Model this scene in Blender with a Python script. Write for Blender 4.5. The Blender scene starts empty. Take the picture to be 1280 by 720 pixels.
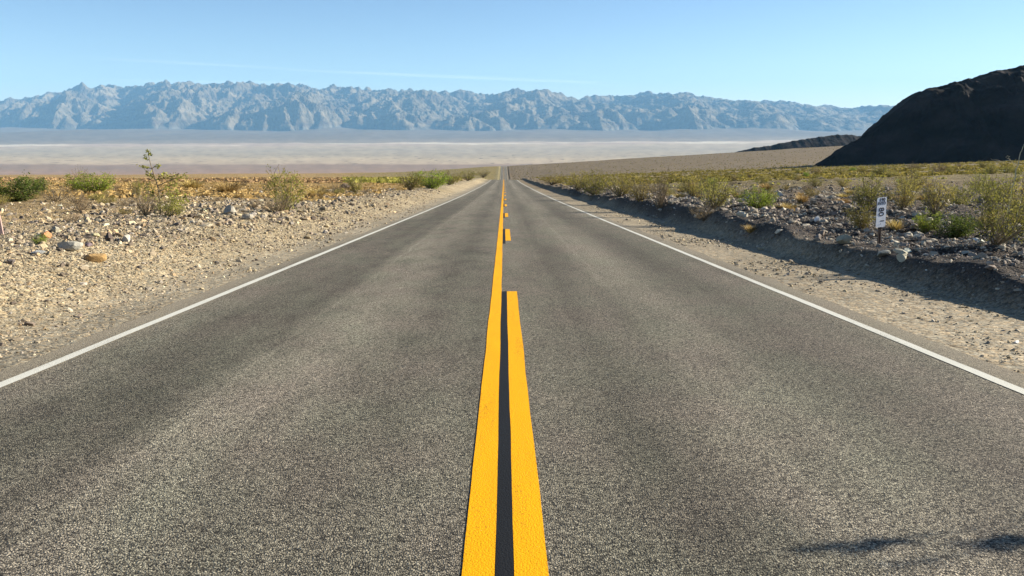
import bpy, math, random
import numpy as np
from mathutils import Matrix

random.seed(7)
RNG = np.random.default_rng(11)
scene = bpy.context.scene
COL = scene.collection
PI = math.pi

# ------------------------------------------------------------------ helpers
def smooth(a, b, x):
    t = np.clip((np.asarray(x, float) - a) / (b - a), 0, 1)
    return t * t * (3 - 2 * t)

_P = np.random.default_rng(3).permutation(512)
_P = np.concatenate([_P, _P])
_ang = np.random.default_rng(4).random(512) * 2 * PI
_GX, _GY = np.cos(_ang), np.sin(_ang)

def perlin(x, y):
    x = np.asarray(x, float); y = np.asarray(y, float)
    xi = np.floor(x).astype(np.int64); yi = np.floor(y).astype(np.int64)
    xf = x - xi; yf = y - yi
    u = xf ** 3 * (xf * (xf * 6 - 15) + 10); v = yf ** 3 * (yf * (yf * 6 - 15) + 10)
    def g(ix, iy, fx, fy):
        h = _P[(_P[ix & 511] + iy) & 511]
        return _GX[h] * fx + _GY[h] * fy
    a = g(xi, yi, xf, yf); b = g(xi + 1, yi, xf - 1, yf)
    c = g(xi, yi + 1, xf, yf - 1); d = g(xi + 1, yi + 1, xf - 1, yf - 1)
    return ((a + u * (b - a)) + v * ((c + u * (d - c)) - (a + u * (b - a)))) * 1.41

def fbm(x, y, o=4, gain=.5):
    s = 0; a = 1.0; f = 1.0
    for i in range(o):
        s = s + a * perlin(x * f + 17.3 * i, y * f - 9.1 * i); a *= gain; f *= 2.03
    return s

def ridged(x, y, o=5, gain=.5):
    s = 0; a = .5; f = 1.0; w = 1.0
    for i in range(o):
        n = (1 - np.abs(perlin(x * f + 31.7 * i, y * f + 5.3 * i))) ** 2
        n = n * w; w = np.clip(n * 1.6, 0, 1); s = s + a * n; a *= gain; f *= 2.07
    return s

def hermite(px, py, x):
    px = np.array(px, float); py = np.array(py, float)
    d = np.diff(py) / np.diff(px); m = np.empty_like(py)
    m[1:-1] = (d[1:] + d[:-1]) / 2; m[0] = d[0]; m[-1] = d[-1]
    x = np.asarray(x, float); xc = np.clip(x, px[0], px[-1])
    k = np.clip(np.searchsorted(px, xc) - 1, 0, len(px) - 2)
    h = px[k + 1] - px[k]; t = (xc - px[k]) / h
    r = ((2*t**3-3*t**2+1)*py[k] + (t**3-2*t**2+t)*h*m[k] + (-2*t**3+3*t**2)*py[k+1] + (t**3-t**2)*h*m[k+1])
    return r + np.where(x < px[0], (x - px[0]) * m[0], 0) + np.where(x > px[-1], (x - px[-1]) * m[-1], 0)

def mesh_np(name, V, F, smooth_shade=False, mats=(), attrs=None):
    V = np.asarray(V, np.float32); F = np.asarray(F, np.int32)
    n, k = F.shape
    me = bpy.data.meshes.new(name)
    me.vertices.add(len(V)); me.vertices.foreach_set('co', V.ravel())
    me.loops.add(n * k); me.loops.foreach_set('vertex_index', F.ravel())
    me.polygons.add(n)
    me.polygons.foreach_set('loop_start', np.arange(0, n * k, k, dtype=np.int32))
    me.polygons.foreach_set('loop_total', np.full(n, k, np.int32))
    me.polygons.foreach_set('use_smooth', np.full(n, smooth_shade, bool))
    for nm, arr in (attrs or {}).items():
        arr = np.asarray(arr, np.float32)
        if arr.ndim == 1:
            at_ = me.attributes.new(nm, 'FLOAT', 'POINT'); at_.data.foreach_set('value', arr)
        else:
            c4 = np.ones((len(V), 4), np.float32); c4[:, :3] = arr
            at_ = me.attributes.new(nm, 'FLOAT_COLOR', 'POINT'); at_.data.foreach_set('color', c4.ravel())
    for m in mats: me.materials.append(m)
    me.update(calc_edges=True)
    return me

def obj(name, me, parent=None):
    o = bpy.data.objects.new(name, me); COL.objects.link(o)
    if parent: o.parent = parent
    return o

def tag(o, label=None, cat=None, group=None, kind=None):
    if label: o['label'] = label
    if cat: o['category'] = cat
    if group: o['group'] = group
    if kind: o['kind'] = kind
    return o

def grid_faces(nr, nc):
    i = np.arange(nr - 1)[:, None] * nc + np.arange(nc - 1)[None, :]
    i = i.ravel()
    return np.stack([i, i + 1, i + nc + 1, i + nc], 1)

# ------------------------------------------------------------------ camera model
F_PX = 1000.0
PITCH = math.atan(210 / 1000.0)
YAW = math.atan(10 / 1000.0)
EYE = np.array([0.0, 0.0, 1.47])
FW = np.array([math.sin(YAW) * math.cos(PITCH), math.cos(YAW) * math.cos(PITCH), -math.sin(PITCH)])
RT = np.array([math.cos(YAW), -math.sin(YAW), 0.0])
UP = np.cross(RT, FW)

def ray(px, py):
    d = FW + RT * ((px - 640) / F_PX) - UP * ((py - 360) / F_PX)
    return d / d[1]                      # per metre of y

cam = bpy.data.cameras.new('camera'); cam.sensor_width = 36; cam.lens = 36 * F_PX / 1280
cam.clip_start = .05; cam.clip_end = 400000
co = bpy.data.objects.new('camera', cam); COL.objects.link(co)
M = Matrix.Identity(4)
for i in range(3):
    M[i][0] = RT[i]; M[i][1] = UP[i]; M[i][2] = -FW[i]; M[i][3] = EYE[i]
co.matrix_world = M
scene.camera = co

# ------------------------------------------------------------------ terrain functions
def R(y):      # the road's own profile, with the dip that hides it beyond the crest
    return hermite([-60, 0, 60, 120, 180, 240, 400, 550, 700, 850, 1000, 1100, 1160, 1300, 1700],
                   [4.29, 0, -4.29, -8.32, -12.2, -15.95, -29.2, -42.2, -51.6, -58.6, -61.0, -62.2, -63.6, -74, -108], y)
def S(y):      # the fan beside it
    return hermite([-60, 0, 60, 120, 180, 240, 400, 550, 700, 850, 1000, 1100, 1160, 1300, 1700],
                   [4.29, 0, -4.29, -8.32, -12.2, -15.95, -27.0, -38.2, -48.6, -57.2, -60.6, -62.2, -63.6, -74, -108], y)

def berm_h(y):
    return np.clip(.27 + .17 * smooth(14, 20, y) - .08 * smooth(30, 45, y) + .10 * perlin(y * .19 + 3.1, 7.7 + 0 * y)
                   + (.06 + .06 * smooth(12, 20, y)) * perlin(y * .55, 2.2 + 0 * y) + .05 * perlin(y * 1.3, 6.2 + 0 * y), .16, .6) * 1.2

def H(x, y):
    x = np.asarray(x, float); y = np.asarray(y, float)
    ax = np.abs(x)
    w = smooth(15, 60, ax)
    base = R(y) * (1 - w) + S(y) * w
    # right side
    toe = 5.55 + .28 * perlin(y * .23, 1.5 + 0 * y) + .10 * perlin(y * .9, 4.5 + 0 * y)
    hb = berm_h(y)
    crest = toe + .12 + hb * 1.1
    pr = hb * smooth(0, 1, (x - toe) / (crest - toe))
    rough_r = smooth(5.9, 7.0, x) * (.10 * fbm(x * .8, y * .35, 3) + .075 * perlin(x * 2.1, y * .5) + .05 * fbm(x * 3.1, y * 2.6, 3)) * (1 + .6 * smooth(25, 80, y))
    tilt_r = (.030 + .030 * smooth(300, 1000, y)) * np.clip(x - 6.8, 0, 1000)
    # the berm is a windrow: a little lower right behind it
    pr = pr - .10 * smooth(6.8, 9.0, x)
    # left side
    toe_l = 4.45 + .2 * perlin(y * .2, 11.5 + 0 * y)
    pl = .50 * smooth(0, 1, (ax - toe_l) / 2.6) + .06 * perlin(y * .3, 8.2 + 0 * y) * smooth(5, 6.5, ax)
    rough_l = smooth(4.7, 6.2, ax) * (.06 * fbm(x * .5, y * .4, 3) + .03 * fbm(x * 2.7, y * 2.3, 3))
    sf = smooth(50, 1000, y)
    tilt_l = .006 * np.clip(ax - 7, 0, 300) * (1 - sf) + sf * np.interp(ax, [0, 20, 50, 100, 160, 330, 700, 1500], [0, -.6, -2.6, -6.6, -9.0, -11.0, -12.6, -14])
    p = np.where(x > 0, pr + rough_r + tilt_r, pl + rough_l + tilt_l)
    flat = -.012 + .006 * fbm(x * 2.2, y * 1.1, 3) * smooth(3.9, 4.3, ax)
    p = p + flat * (ax > 3.5) - .07 * (1 - smooth(3.45, 3.86, ax))
    far = smooth(12, 80, ax) * (.35 * fbm(x / 37, y / 45, 3)) + smooth(40, 250, ax) * .9 * fbm(x / 160, y / 190, 2) * smooth(150, 600, y)
    return base + p + far

def at(px, py):                       # where the line of sight through a photo pixel meets the ground
    d = ray(px, py)
    ys = np.concatenate([np.arange(1.5, 60, .05), np.arange(60, 1500, .5)])
    z = EYE[2] + d[2] * ys; x = d[0] * ys
    below = np.nonzero(z < H(x, ys))[0]
    k = below[0] if len(below) else len(ys) - 1
    y0 = ys[k]
    return np.array([d[0] * y0, y0, float(H(d[0] * y0, y0))])

def mpp(p):                           # metres per photo pixel at a point
    return float(np.dot(np.asarray(p) - EYE, FW)) / F_PX

# ------------------------------------------------------------------ node helpers
def new_mat(name):
    m = bpy.data.materials.new(name); m.use_nodes = True
    nt = m.node_tree; nt.nodes.clear()
    return m, nt

class NT:
    def __init__(s, nt): s.nt = nt
    def n(s, typ, **kw):
        nd = s.nt.nodes.new(typ)
        for k, v in kw.items():
            if k.startswith('i_'):
                key = k[2:]; key = int(key) if key.isdigit() else key
                nd.inputs[key].default_value = v
            else: setattr(nd, k, v)
        return nd
    def l(s, a, b): s.nt.links.new(a, b)
    def math(s, op, a, b=None, clamp=False):
        nd = s.n('ShaderNodeMath', operation=op, use_clamp=clamp)
        for i, v in enumerate((a, b)):
            if v is None: continue
            if isinstance(v, (int, float)): nd.inputs[i].default_value = v
            else: s.l(v, nd.inputs[i])
        return nd.outputs[0]
    def mix(s, fac, a, b, blend='MIX'):
        nd = s.n('ShaderNodeMix', data_type='RGBA', blend_type=blend)
        for i, v in ((0, fac), (6, a), (7, b)):
            if isinstance(v, (int, float)): nd.inputs[i].default_value = v
            elif isinstance(v, tuple): nd.inputs[i].default_value = (*v, 1)
            else: s.l(v, nd.inputs[i])
        return nd.outputs[2]
    def ramp(s, fac, stops, interp='LINEAR'):
        nd = s.n('ShaderNodeValToRGB'); cr = nd.color_ramp; cr.interpolation = interp
        while len(cr.elements) < len(stops): cr.elements.new(.5)
        for e, (p, c) in zip(cr.elements, stops):
            e.position = p; e.color = (*c, 1) if isinstance(c, tuple) else (c, c, c, 1)
        s.l(fac, nd.inputs[0]); return nd.outputs[0]
    def noise(s, vec, scale, detail=3, rough=.55):
        nd = s.n('ShaderNodeTexNoise'); nd.inputs['Scale'].default_value = scale
        nd.inputs['Detail'].default_value = detail; nd.inputs['Roughness'].default_value = rough
        s.l(vec, nd.inputs['Vector']); return nd.outputs['Fac']
    def vor(s, vec, scale, out='Color'):
        nd = s.n('ShaderNodeTexVoronoi'); nd.inputs['Scale'].default_value = scale
        s.l(vec, nd.inputs['Vector']); return nd.outputs[out]
    def mapping(s, vec, scale):
        nd = s.n('ShaderNodeMapping'); nd.inputs['Scale'].default_value = scale
        s.l(vec, nd.inputs['Vector']); return nd.outputs[0]
    def out(s, bsdf): 
        o = s.n('ShaderNodeOutputMaterial'); s.l(bsdf, o.inputs['Surface']); return o
    def principled(s, col, rough=.9, spec=.2, normal=None):
        b = s.n('ShaderNodeBsdfPrincipled'); b.inputs['Roughness'].default_value = rough
        b.inputs['Specular IOR Level'].default_value = spec
        if isinstance(col, tuple): b.inputs['Base Color'].default_value = (*col, 1)
        else: s.l(col, b.inputs['Base Color'])
        if normal is not None: s.l(normal, b.inputs['Normal'])
        return b.outputs[0]
    def bump(s, h, strength=.5, dist=.01):
        nd = s.n('ShaderNodeBump'); nd.inputs['Strength'].default_value = strength
        nd.inputs['Distance'].default_value = dist; s.l(h, nd.inputs['Height']); return nd.outputs[0]
    def obco(s): return s.n('ShaderNodeTexCoord').outputs['Object']
    def sep(s, v):
        nd = s.n('ShaderNodeSeparateXYZ'); s.l(v, nd.inputs[0]); return nd.outputs

def rgb1(t, color):        # random value of a voronoi cell
    nd = t.n('ShaderNodeSeparateColor'); t.l(color, nd.inputs[0]); return nd.outputs

# ------------------------------------------------------------------ materials
def asphalt_group(t, v):
    """chip-seal: stones in three tones, wheel tracks, old patches"""
    xyz = t.sep(v)
    c1 = rgb1(t, t.vor(v, 125))[0]; c2 = rgb1(t, t.vor(v, 190))[1]
    chip = t.ramp(t.math('ADD', t.math('MULTIPLY', c1, .66), t.math('MULTIPLY', c2, .34)),
                  [(0, (.012, .011, .010)), (.26, (.036, .032, .026)), (.48, (.122, .106, .079)), (.72, (.240, .209, .155)), (1, (.47, .41, .305))])
    lo = t.noise(t.mapping(v, (1.1, .10, .10)), 1.0, 4, .6)
    lo2 = t.noise(t.mapping(v, (.55, .045, .045)), 1.0, 2, .5)
    patch = t.noise(t.mapping(v, (.8, .45, .45)), 1.0, 3, .6)
    shade = t.math('ADD', t.math('ADD', t.math('MULTIPLY', lo, .55), t.math('MULTIPLY', lo2, .55)), t.math('MULTIPLY', patch, .35))
    shade = t.ramp(shade, [(.42, .60), (.72, 1.0), (1.0, 1.28)])
    # the oily strip in the middle of each lane and the polished wheel tracks
    ax = t.math('ABSOLUTE', xyz[0])
    wob = t.math('MULTIPLY', t.math('SUBTRACT', lo2, .5), .5)
    tr = t.math('ADD', ax, wob)
    trk = t.ramp(t.math('DIVIDE', tr, 4.0), [(0, 1.10), (.10, 1.02), (.19, .80), (.33, 1.12), (.46, 1.22), (.56, .88), (.67, .75), (.80, .92), (.91, 1.1), (1, 1.12)])
    col = t.mix(1.0, chip, shade, 'MULTIPLY'); col = t.mix(1.0, col, trk, 'MULTIPLY')
    # worn mottles, darker and slightly coloured, and the thin pale seams left by the paver
    mot = t.noise(t.mapping(v, (2.6, 1.1, 1.1)), 1.0, 5, .65); mot2 = t.noise(t.mapping(v, (.9, .5, .5)), 1.3, 3, .6)
    mf = t.ramp(mot, [(.30, .74), (.50, 1.0), (.72, 1.12)]); leftlane = t.math('ADD', .45, t.math('MULTIPLY', t.math('LESS_THAN', xyz[0], -.2), .55))
    col = t.mix(leftlane, col, t.mix(1.0, col, mf, 'MULTIPLY'))
    col = t.mix(.35, col, t.mix(1.0, col, t.ramp(mot2, [(.35, (.90, 1.03, .90)), (.65, (1.08, .97, .98))]), 'MULTIPLY'))
    for sx_, wd, am in ((-1.98, .05, .30), (1.42, .07, .22), (.62, .05, .2), (-2.25, .16, -.22)):
        dx = t.math('ABSOLUTE', t.math('SUBTRACT', t.math('ADD', xyz[0], t.math('MULTIPLY', t.math('SUBTRACT', patch, .5), .22)), sx_))
        f = t.math('MULTIPLY', t.math('SUBTRACT', 1.0, t.math('DIVIDE', dx, wd), True), t.ramp(lo, [(.35, .3), (.65, 1)]))
        k = 1 + am; col = t.mix(f, col, t.mix(1.0, col, (k, k, k), 'MULTIPLY'))
    dust = t.math('MULTIPLY', t.ramp(t.math('DIVIDE', t.math('ADD', ax, t.math('MULTIPLY', t.math('SUBTRACT', lo, .5), .7)), 4.0), [(.86, 0), (.99, 1)]), .6)
    col = t.mix(dust, col, (.30, .25, .175))
    h = t.math('ADD', t.math('MULTIPLY', t.vor(v, 125, 'Distance'), -1.2), t.math('MULTIPLY', t.noise(v, 40, 2), .4))
    return col, h

def mat_asphalt():
    m, nt = new_mat('asphalt'); t = NT(nt); v = t.obco()
    col, h = asphalt_group(t, v)
    t.out(t.principled(col, .9, .15, t.bump(h, .7, .007)))
    return m

def mat_paint(name, base, wear, darkchip=(.05, .045, .035)):
    m, nt = new_mat(name); t = NT(nt); v = t.obco()
    c1 = rgb1(t, t.vor(v, 130))[0]
    big = t.noise(t.mapping(v, (6, .8, .8)), 1, 4, .65)
    f = t.math('SUBTRACT', t.math('ADD', t.math('MULTIPLY', c1, .55), t.math('MULTIPLY', big, .9)), wear)
    f = t.math('MULTIPLY', f, 5, True)
    tone = t.ramp(t.noise(t.mapping(v, (9, 1.6, 1.6)), 1, 3), [(.3, tuple(c * .9 for c in base)), (.7, base)])
    col = t.mix(f, tone, darkchip)
    h = t.math('ADD', t.math('MULTIPLY', t.vor(v, 120, 'Distance'), -1.0), t.math('MULTIPLY', t.noise(v, 40, 2), .4))
    t.out(t.principled(col, .8, .12, t.bump(h, .35, .005)))
    return m

def mat_ground():
    m, nt = new_mat('gravel_ground'); t = NT(nt); v = t.obco()
    a = t.n('ShaderNodeAttribute', attribute_name='col').outputs['Color']
    rock = t.n('ShaderNodeAttribute', attribute_name='rocky').outputs['Fac']
    c1 = rgb1(t, t.vor(v, 26)); c2 = rgb1(t, t.vor(v, 75)); c3 = rgb1(t, t.vor(v, 9))
    g = t.math('ADD', t.math('MULTIPLY', c1[0], .45), t.math('ADD', t.math('MULTIPLY', c2[0], .35), t.math('MULTIPLY', c3[1], .20)))
    gr = t.ramp(g, [(.15, .40), (.40, .85), (.60, 1.08), (.85, 1.6)])
    hue = t.ramp(c1[1], [(0, (1.08, .95, .80)), (.5, (1, 1, 1)), (1, (.90, .98, 1.08))])
    mac = t.ramp(t.noise(v, .35, 5, .6), [(.3, .78), (.7, 1.18)])
    col = t.mix(1, a, gr, 'MULTIPLY'); col = t.mix(.8, col, hue, 'MULTIPLY'); col = t.mix(1, col, mac, 'MULTIPLY')
    d1 = t.vor(v, 26, 'Distance'); d2 = t.vor(v, 75, 'Distance'); d3 = t.vor(v, 9, 'Distance')
    h = t.math('ADD', t.math('MULTIPLY', d1, -.030), t.math('ADD', t.math('MULTIPLY', d2, -.010), t.math('MULTIPLY', d3, -.05)))
    h = t.math('MULTIPLY', h, rock)
    t.out(t.principled(col, .95, .1, t.bump(h, 1.0, 1.0)))
    return m

def mat_attr(name, rough=.95, scale=None, amt=(.8, 1.2), bump=None):
    m, nt = new_mat(name); t = NT(nt)
    a = t.n('ShaderNodeAttribute', attribute_name='col').outputs['Color']; nrm = None
    if scale:
        v = t.obco(); n = t.noise(v, scale, 6, .65)
        a = t.mix(1, a, t.ramp(n, [(.3, amt[0]), (.7, amt[1])]), 'MULTIPLY')
        if bump: nrm = t.bump(n, 1.0, bump)
    t.out(t.principled(a, rough, .08, nrm))
    return m

def mat_stone(name, use_attr):
    m, nt = new_mat(name); t = NT(nt); v = t.obco()
    if use_attr: base = t.n('ShaderNodeAttribute', attribute_name='col').outputs['Color']
    else: base = t.n('ShaderNodeObjectInfo').outputs['Color']
    n = t.noise(v, 14, 5, .65); n2 = t.noise(v, 3, 3)
    col = t.mix(1, base, t.ramp(n, [(.3, .70), (.7, 1.25)]), 'MULTIPLY')
    col = t.mix(t.math('MULTIPLY', n2, .35), col, (.30, .24, .16))
    t.out(t.principled(col, .9, .2, t.bump(n, .5, .02)))
    return m

def mat_leaf(name, c_dark, c_mid, c_light, trans=.38):
    c_dark, c_mid, c_light = [tuple(min(v * 1.22, .7) for v in c) for c in (c_dark, c_mid, c_light)]
    m, nt = new_mat(name); t = NT(nt)
    a = t.n('ShaderNodeAttribute', attribute_name='tint').outputs['Fac']
    rnd = t.n('ShaderNodeObjectInfo').outputs['Random']
    col = t.ramp(a, [(0, c_dark), (.5, c_mid), (1, c_light)])
    hs = t.n('ShaderNodeHueSaturation'); t.l(col, hs.inputs['Color'])
    t.l(t.math('ADD', .485, t.math('MULTIPLY', rnd, .03)), hs.inputs['Hue'])
    t.l(t.math('ADD', .82, t.math('MULTIPLY', rnd, .36)), hs.inputs['Value'])
    p = t.principled(hs.outputs[0], .75, .15)
    tr = t.n('ShaderNodeBsdfTranslucent'); t.l(hs.outputs[0], tr.inputs[0])
    mx = t.n('ShaderNodeMixShader'); mx.inputs[0].default_value = trans
    t.l(p, mx.inputs[1]); t.l(tr.outputs[0], mx.inputs[2]); t.out(mx.outputs[0])
    return m

def mat_plain(name, base, rough=.8, nscale=20, lo=.75, hi=1.2, metal=0):
    m, nt = new_mat(name); t = NT(nt); v = t.obco()
    n = t.noise(v, nscale, 5, .6)
    col = t.mix(1, base, t.ramp(n, [(.3, lo), (.7, hi)]), 'MULTIPLY')
    t.out(t.principled(col, rough, .3, t.bump(n, .25, .01)))
    return m

M_ASPH = mat_asphalt()
M_WHITE = mat_paint('white_road_paint', (.58, .56, .48), .95, (.20, .18, .14))
M_YEL = mat_paint('yellow_road_paint', (.80, .365, .001), .93, (.30, .13, .008))
M_BLK = mat_paint('black_road_paint', (.012, .013, .015), 1.08, (.05, .045, .04))
M_GND = mat_ground()
M_STONE = mat_stone('rock_face', False)
M_GRAVEL = mat_stone('loose_gravel', True)
M_CREO = mat_leaf('creosote_leaves', (.075, .075, .015), (.18, .17, .032), (.33, .29, .075))
M_OLIVE = mat_leaf('olive_leaves', (.13, .115, .026), (.28, .24, .05), (.44, .35, .10))
M_DKGRN = mat_leaf('dark_green_leaves', (.03, .05, .010), (.08, .115, .02), (.17, .20, .045))
M_BRITE = mat_leaf('bright_green_leaves', (.08, .10, .012), (.18, .23, .024), (.31, .34, .06))
M_DRY = mat_leaf('dry_brown_twigs', (.12, .075, .035), (.27, .175, .08), (.42, .29, .14), .15)
M_STRAW = mat_leaf('orange_straw', (.20, .13, .04), (.38, .265, .095), (.52, .39, .17), .25)
M_STEM = mat_plain('grey_brown_bark', (.20, .155, .095), .9)
M_DEAD = mat_plain('bleached_dead_wood', (.52, .45, .30), .9)

# ------------------------------------------------------------------ ground sheet
def axis(dense0, dense1, step, growth, limit):
    a = list(np.arange(dense0, dense1, step)); s = step
    while a[-1] < limit:
        s *= growth; a.append(a[-1] + s)
    return a
xp = [0, 1.5, 3.0, 3.4] + axis(3.5, 9.5, .075, 1.035, 1500)
xs = np.array(sorted(set([-a for a in xp] + xp)))
ys = [-14.0]
while ys[-1] < 1700:
    y = ys[-1]; ys.append(y + (max(.06, .011 * y) if y > 3 else (.2 if y < 0 else .1)))
ys = np.array(ys)
X, Y = np.meshgrid(xs, ys)
Z = H(X, Y)

def ground_colour(x, y):
    ax = np.abs(x); n = fbm(x / 3.1, y / 5.0, 4); nb = fbm(x / 14, y / 22, 4); nf = fbm(x / 60, y / 90, 4)
    c = np.empty(x.shape + (3,))
    shoulder_l = np.array([.295, .248, .172]); bank_l = np.array([.335, .270, .170]); plain_l = np.array([.320, .230, .115])
    shoulder_r = np.array([.285, .235, .160]); rub_shade = np.array([.074, .061, .050]); plain_r = np.array([.190, .145, .090])  # right berm ground is coloured darker to deepen the shadow along its face
    orange = np.array([.330, .215, .080]); olive = np.array([.20, .165, .062]); brown = np.array([.180, .134, .078])
    def mixc(a, b, f): return a * (1 - f[..., None]) + b * f[..., None]
    L = mixc(np.broadcast_to(shoulder_l, c.shape), bank_l, smooth(4.3, 5.4, ax))
    L = mixc(L, plain_l, smooth(7.5, 14, ax + n))
    L = mixc(L, orange, smooth(22, 60, y + 10 * nb) * smooth(7, 12, ax) * .92)
    L = mixc(L, olive, smooth(150, 420, y + 120 * nf) * .75 * smooth(-.26, -.10, x / np.maximum(y, 1)))
    Rr = mixc(np.broadcast_to(shoulder_r, c.shape), rub_shade, smooth(5.5, 6.1, x))
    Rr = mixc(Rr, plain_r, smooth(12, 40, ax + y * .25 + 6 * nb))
    Rr = mixc(Rr, olive, smooth(35, 80, y + 30 * nb) * smooth(8, 14, ax) * (1 - smooth(160, 330, y)) * .45)
    Rr = mixc(Rr, brown, smooth(220, 420, y + 90 * nf))
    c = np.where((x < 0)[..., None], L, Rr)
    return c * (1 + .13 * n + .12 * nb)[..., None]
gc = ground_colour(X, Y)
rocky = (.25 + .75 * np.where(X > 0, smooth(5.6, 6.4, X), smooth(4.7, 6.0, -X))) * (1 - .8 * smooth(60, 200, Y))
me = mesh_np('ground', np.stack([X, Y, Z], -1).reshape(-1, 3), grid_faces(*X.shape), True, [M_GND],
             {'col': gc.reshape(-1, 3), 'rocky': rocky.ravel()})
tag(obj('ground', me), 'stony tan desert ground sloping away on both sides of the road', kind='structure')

# ------------------------------------------------------------------ road and markings
yr = ys[ys < 1250]
def strip(name, mat, xl, xr, z, y0=None, y1=None, wob=0, n_across=2, label=None, skirt=False):
    if y0 is None: yy = yr
    else: yy = np.concatenate([[y0], yr[(yr > y0 + .02) & (yr < y1 - .02)], [y1]])
    wl = wob * (fbm(yy * .7, 3.3 + xl + 0 * yy, 3)); wr = wob * (fbm(yy * .7, 9.3 + xr + 0 * yy, 3))
    # heights on the chord between shared road stations so sheets never cross
    zz = np.interp(yy, yr, R(yr))
    k = np.linspace(0, 1, n_across)
    Xs = (xl + wl)[:, None] * (1 - k) + (xr + wr)[:, None] * k
    Zs = np.repeat((zz + z)[:, None], n_across, 1)
    if skirt:
        Xs = np.concatenate([Xs[:, :1] - .04, Xs, Xs[:, -1:] + .04], 1); Zs = np.concatenate([Zs[:, :1] - .06, Zs, Zs[:, -1:] - .06], 1)
    Vv = np.stack([Xs, np.repeat(yy[:, None], Xs.shape[1], 1), Zs], -1).reshape(-1, 3)
    o = obj(name, mesh_np(name, Vv, grid_faces(*Xs.shape), False, [mat]))
    tag(o, label, kind='structure'); return o
strip('road', M_ASPH, -3.93, 3.93, 0, wob=.075, n_across=5, skirt=True, label='grey two-lane asphalt road running straight downhill')
LW = .098
strip('road_edge_line', M_WHITE, -3.67, -3.67 + LW, .004, wob=.007, label='white edge line along the left side of the road')
strip('road_edge_line', M_WHITE, 3.60 - LW * .5, 3.60 + LW * .5, .004, wob=.007, label='white edge line along the right side of the road')
strip('road_centre_line', M_YEL, -.162, -.036, .004, wob=.0045, label='solid yellow centre line, left of the pair')
def ground_y(py):
    d = ray(630, py); yy = np.arange(1, 300, .01); return float(yy[np.nonzero(EYE[2] + d[2] * yy < R(yy))[0][0]])
dash_end = ground_y(364.5)
d2a, d2b = ground_y(301), ground_y(286.5)
period = 12.3; dl = d2b - d2a
dashes = [(-8.0, dash_end), (d2a, d2b)] + [(d2a + period * k, d2a + period * k + 3.4) for k in range(1, 18)]
for k, (a, b) in enumerate(dashes):
    strip('road_centre_dash', M_YEL, .034, .165, .004, a, b, .0045, label='long yellow dash beside the solid centre line, nearest to the viewer' if k == 0 else 'yellow dash of the broken centre line')
    strip('road_black_stripe', M_BLK, -.036, .034, .004, a - (.9 if k else 0), b + (.1 if k else 0), .0015, label='black contrast stripe between the yellow lines')

# ------------------------------------------------------------------ valley floor, mountains (polar fans: x = a*d, y = d)
def z_of(py, d):   # height at distance d seen at photo row py straight ahead
    return EYE[2] + ray(640, py)[2] * d
def a_of(px): return (np.asarray(px, float) - 630) / F_PX / .979   # lateral metres per metre of y near the horizon

aa = np.linspace(-1.0, 1.0, 1000)
dd = np.concatenate([np.linspace(1230, 4800, 60), 1 / np.linspace(1 / 4800, 1 / 19500, 330)[1:]])
A, D = np.meshgrid(aa, dd)
def valley_z(a, d):
    x = a * d
    z = np.interp(d, [1230, 1700, 4800, 10300, 16500, 20000], [-90, -135, -302, -310, -225, -150])
    fan = smooth(10500, 16500, d)
    return z + fan * (70 * fbm(x / 3300 + 4, d / 9000, 2) + 25 * fbm(x / 1100 + 9, d / 9000, 2)) + 4 * fbm(x / 700, d / 700, 2) * smooth(4000, 6000, d)
VZ = valley_z(A, D)
# colour bands of the playa, by the row they show at straight ahead
tt = (EYE[2] - VZ) / D
row = 360 + F_PX * (np.tan(np.arctan(tt) - PITCH))
row = row + 1.3 * fbm(A * 7, row * .05, 3) + .5 * fbm(A * 40, row * .25, 3) + 4.5 * A * (row < 192) - 1.5 * A * (row > 192)
pts = [150, 160, 172, 177.5, 178.3, 180.0, 180.8, 187, 196, 199.5, 204.5, 207, 210, 216, 240]
cols = [(.13, .115, .09), (.14, .12, .095), (.16, .14, .115), (.24, .21, .17), (.52, .49, .41), (.52, .49, .41), (.36, .31, .24), (.30, .275, .225), (.32, .285, .22),
        (.385, .33, .24), (.37, .31, .23), (.235, .178, .138), (.235, .18, .138), (.26, .185, .14), (.24, .17, .12)]
vc = np.stack([np.interp(row, pts, [c[i] for c in cols]) for i in range(3)], -1)
mott = fbm(A * 60, D / 700, 4) + .35 * fbm(A * 7, row * .22, 4)
dots = smooth(.35, .75, perlin(A * D / 55, D / 160)) * smooth(188, 196, row) * (1 - smooth(205, 208, row))
saltn = smooth(-.05, .6, fbm(A * 6.5 + 1.7, row * .45, 5) + .25 * smooth(.0, .15, A) + .35 * smooth(-.5, -.62, A))
salt = ((row > 177.6) & (row < 181.2))
vc = np.where(salt[..., None], vc * saltn[..., None] + np.array([.36, .30, .25]) * (1 - saltn[..., None]), vc)
vc = vc * (1 + .12 * mott)[..., None] * (1 - .5 * dots)[..., None] * np.array([1.10, .99, .86])
me = mesh_np('valley_floor', np.stack([A * D, D, VZ], -1).reshape(-1, 3), grid_faces(*A.shape), True,
             [mat_attr('playa', .95, .01, (.9, 1.1))], {'col': vc.reshape(-1, 3)})
tag(obj('valley_floor', me), 'wide flat valley floor with pale salt bands', kind='structure')

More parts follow.
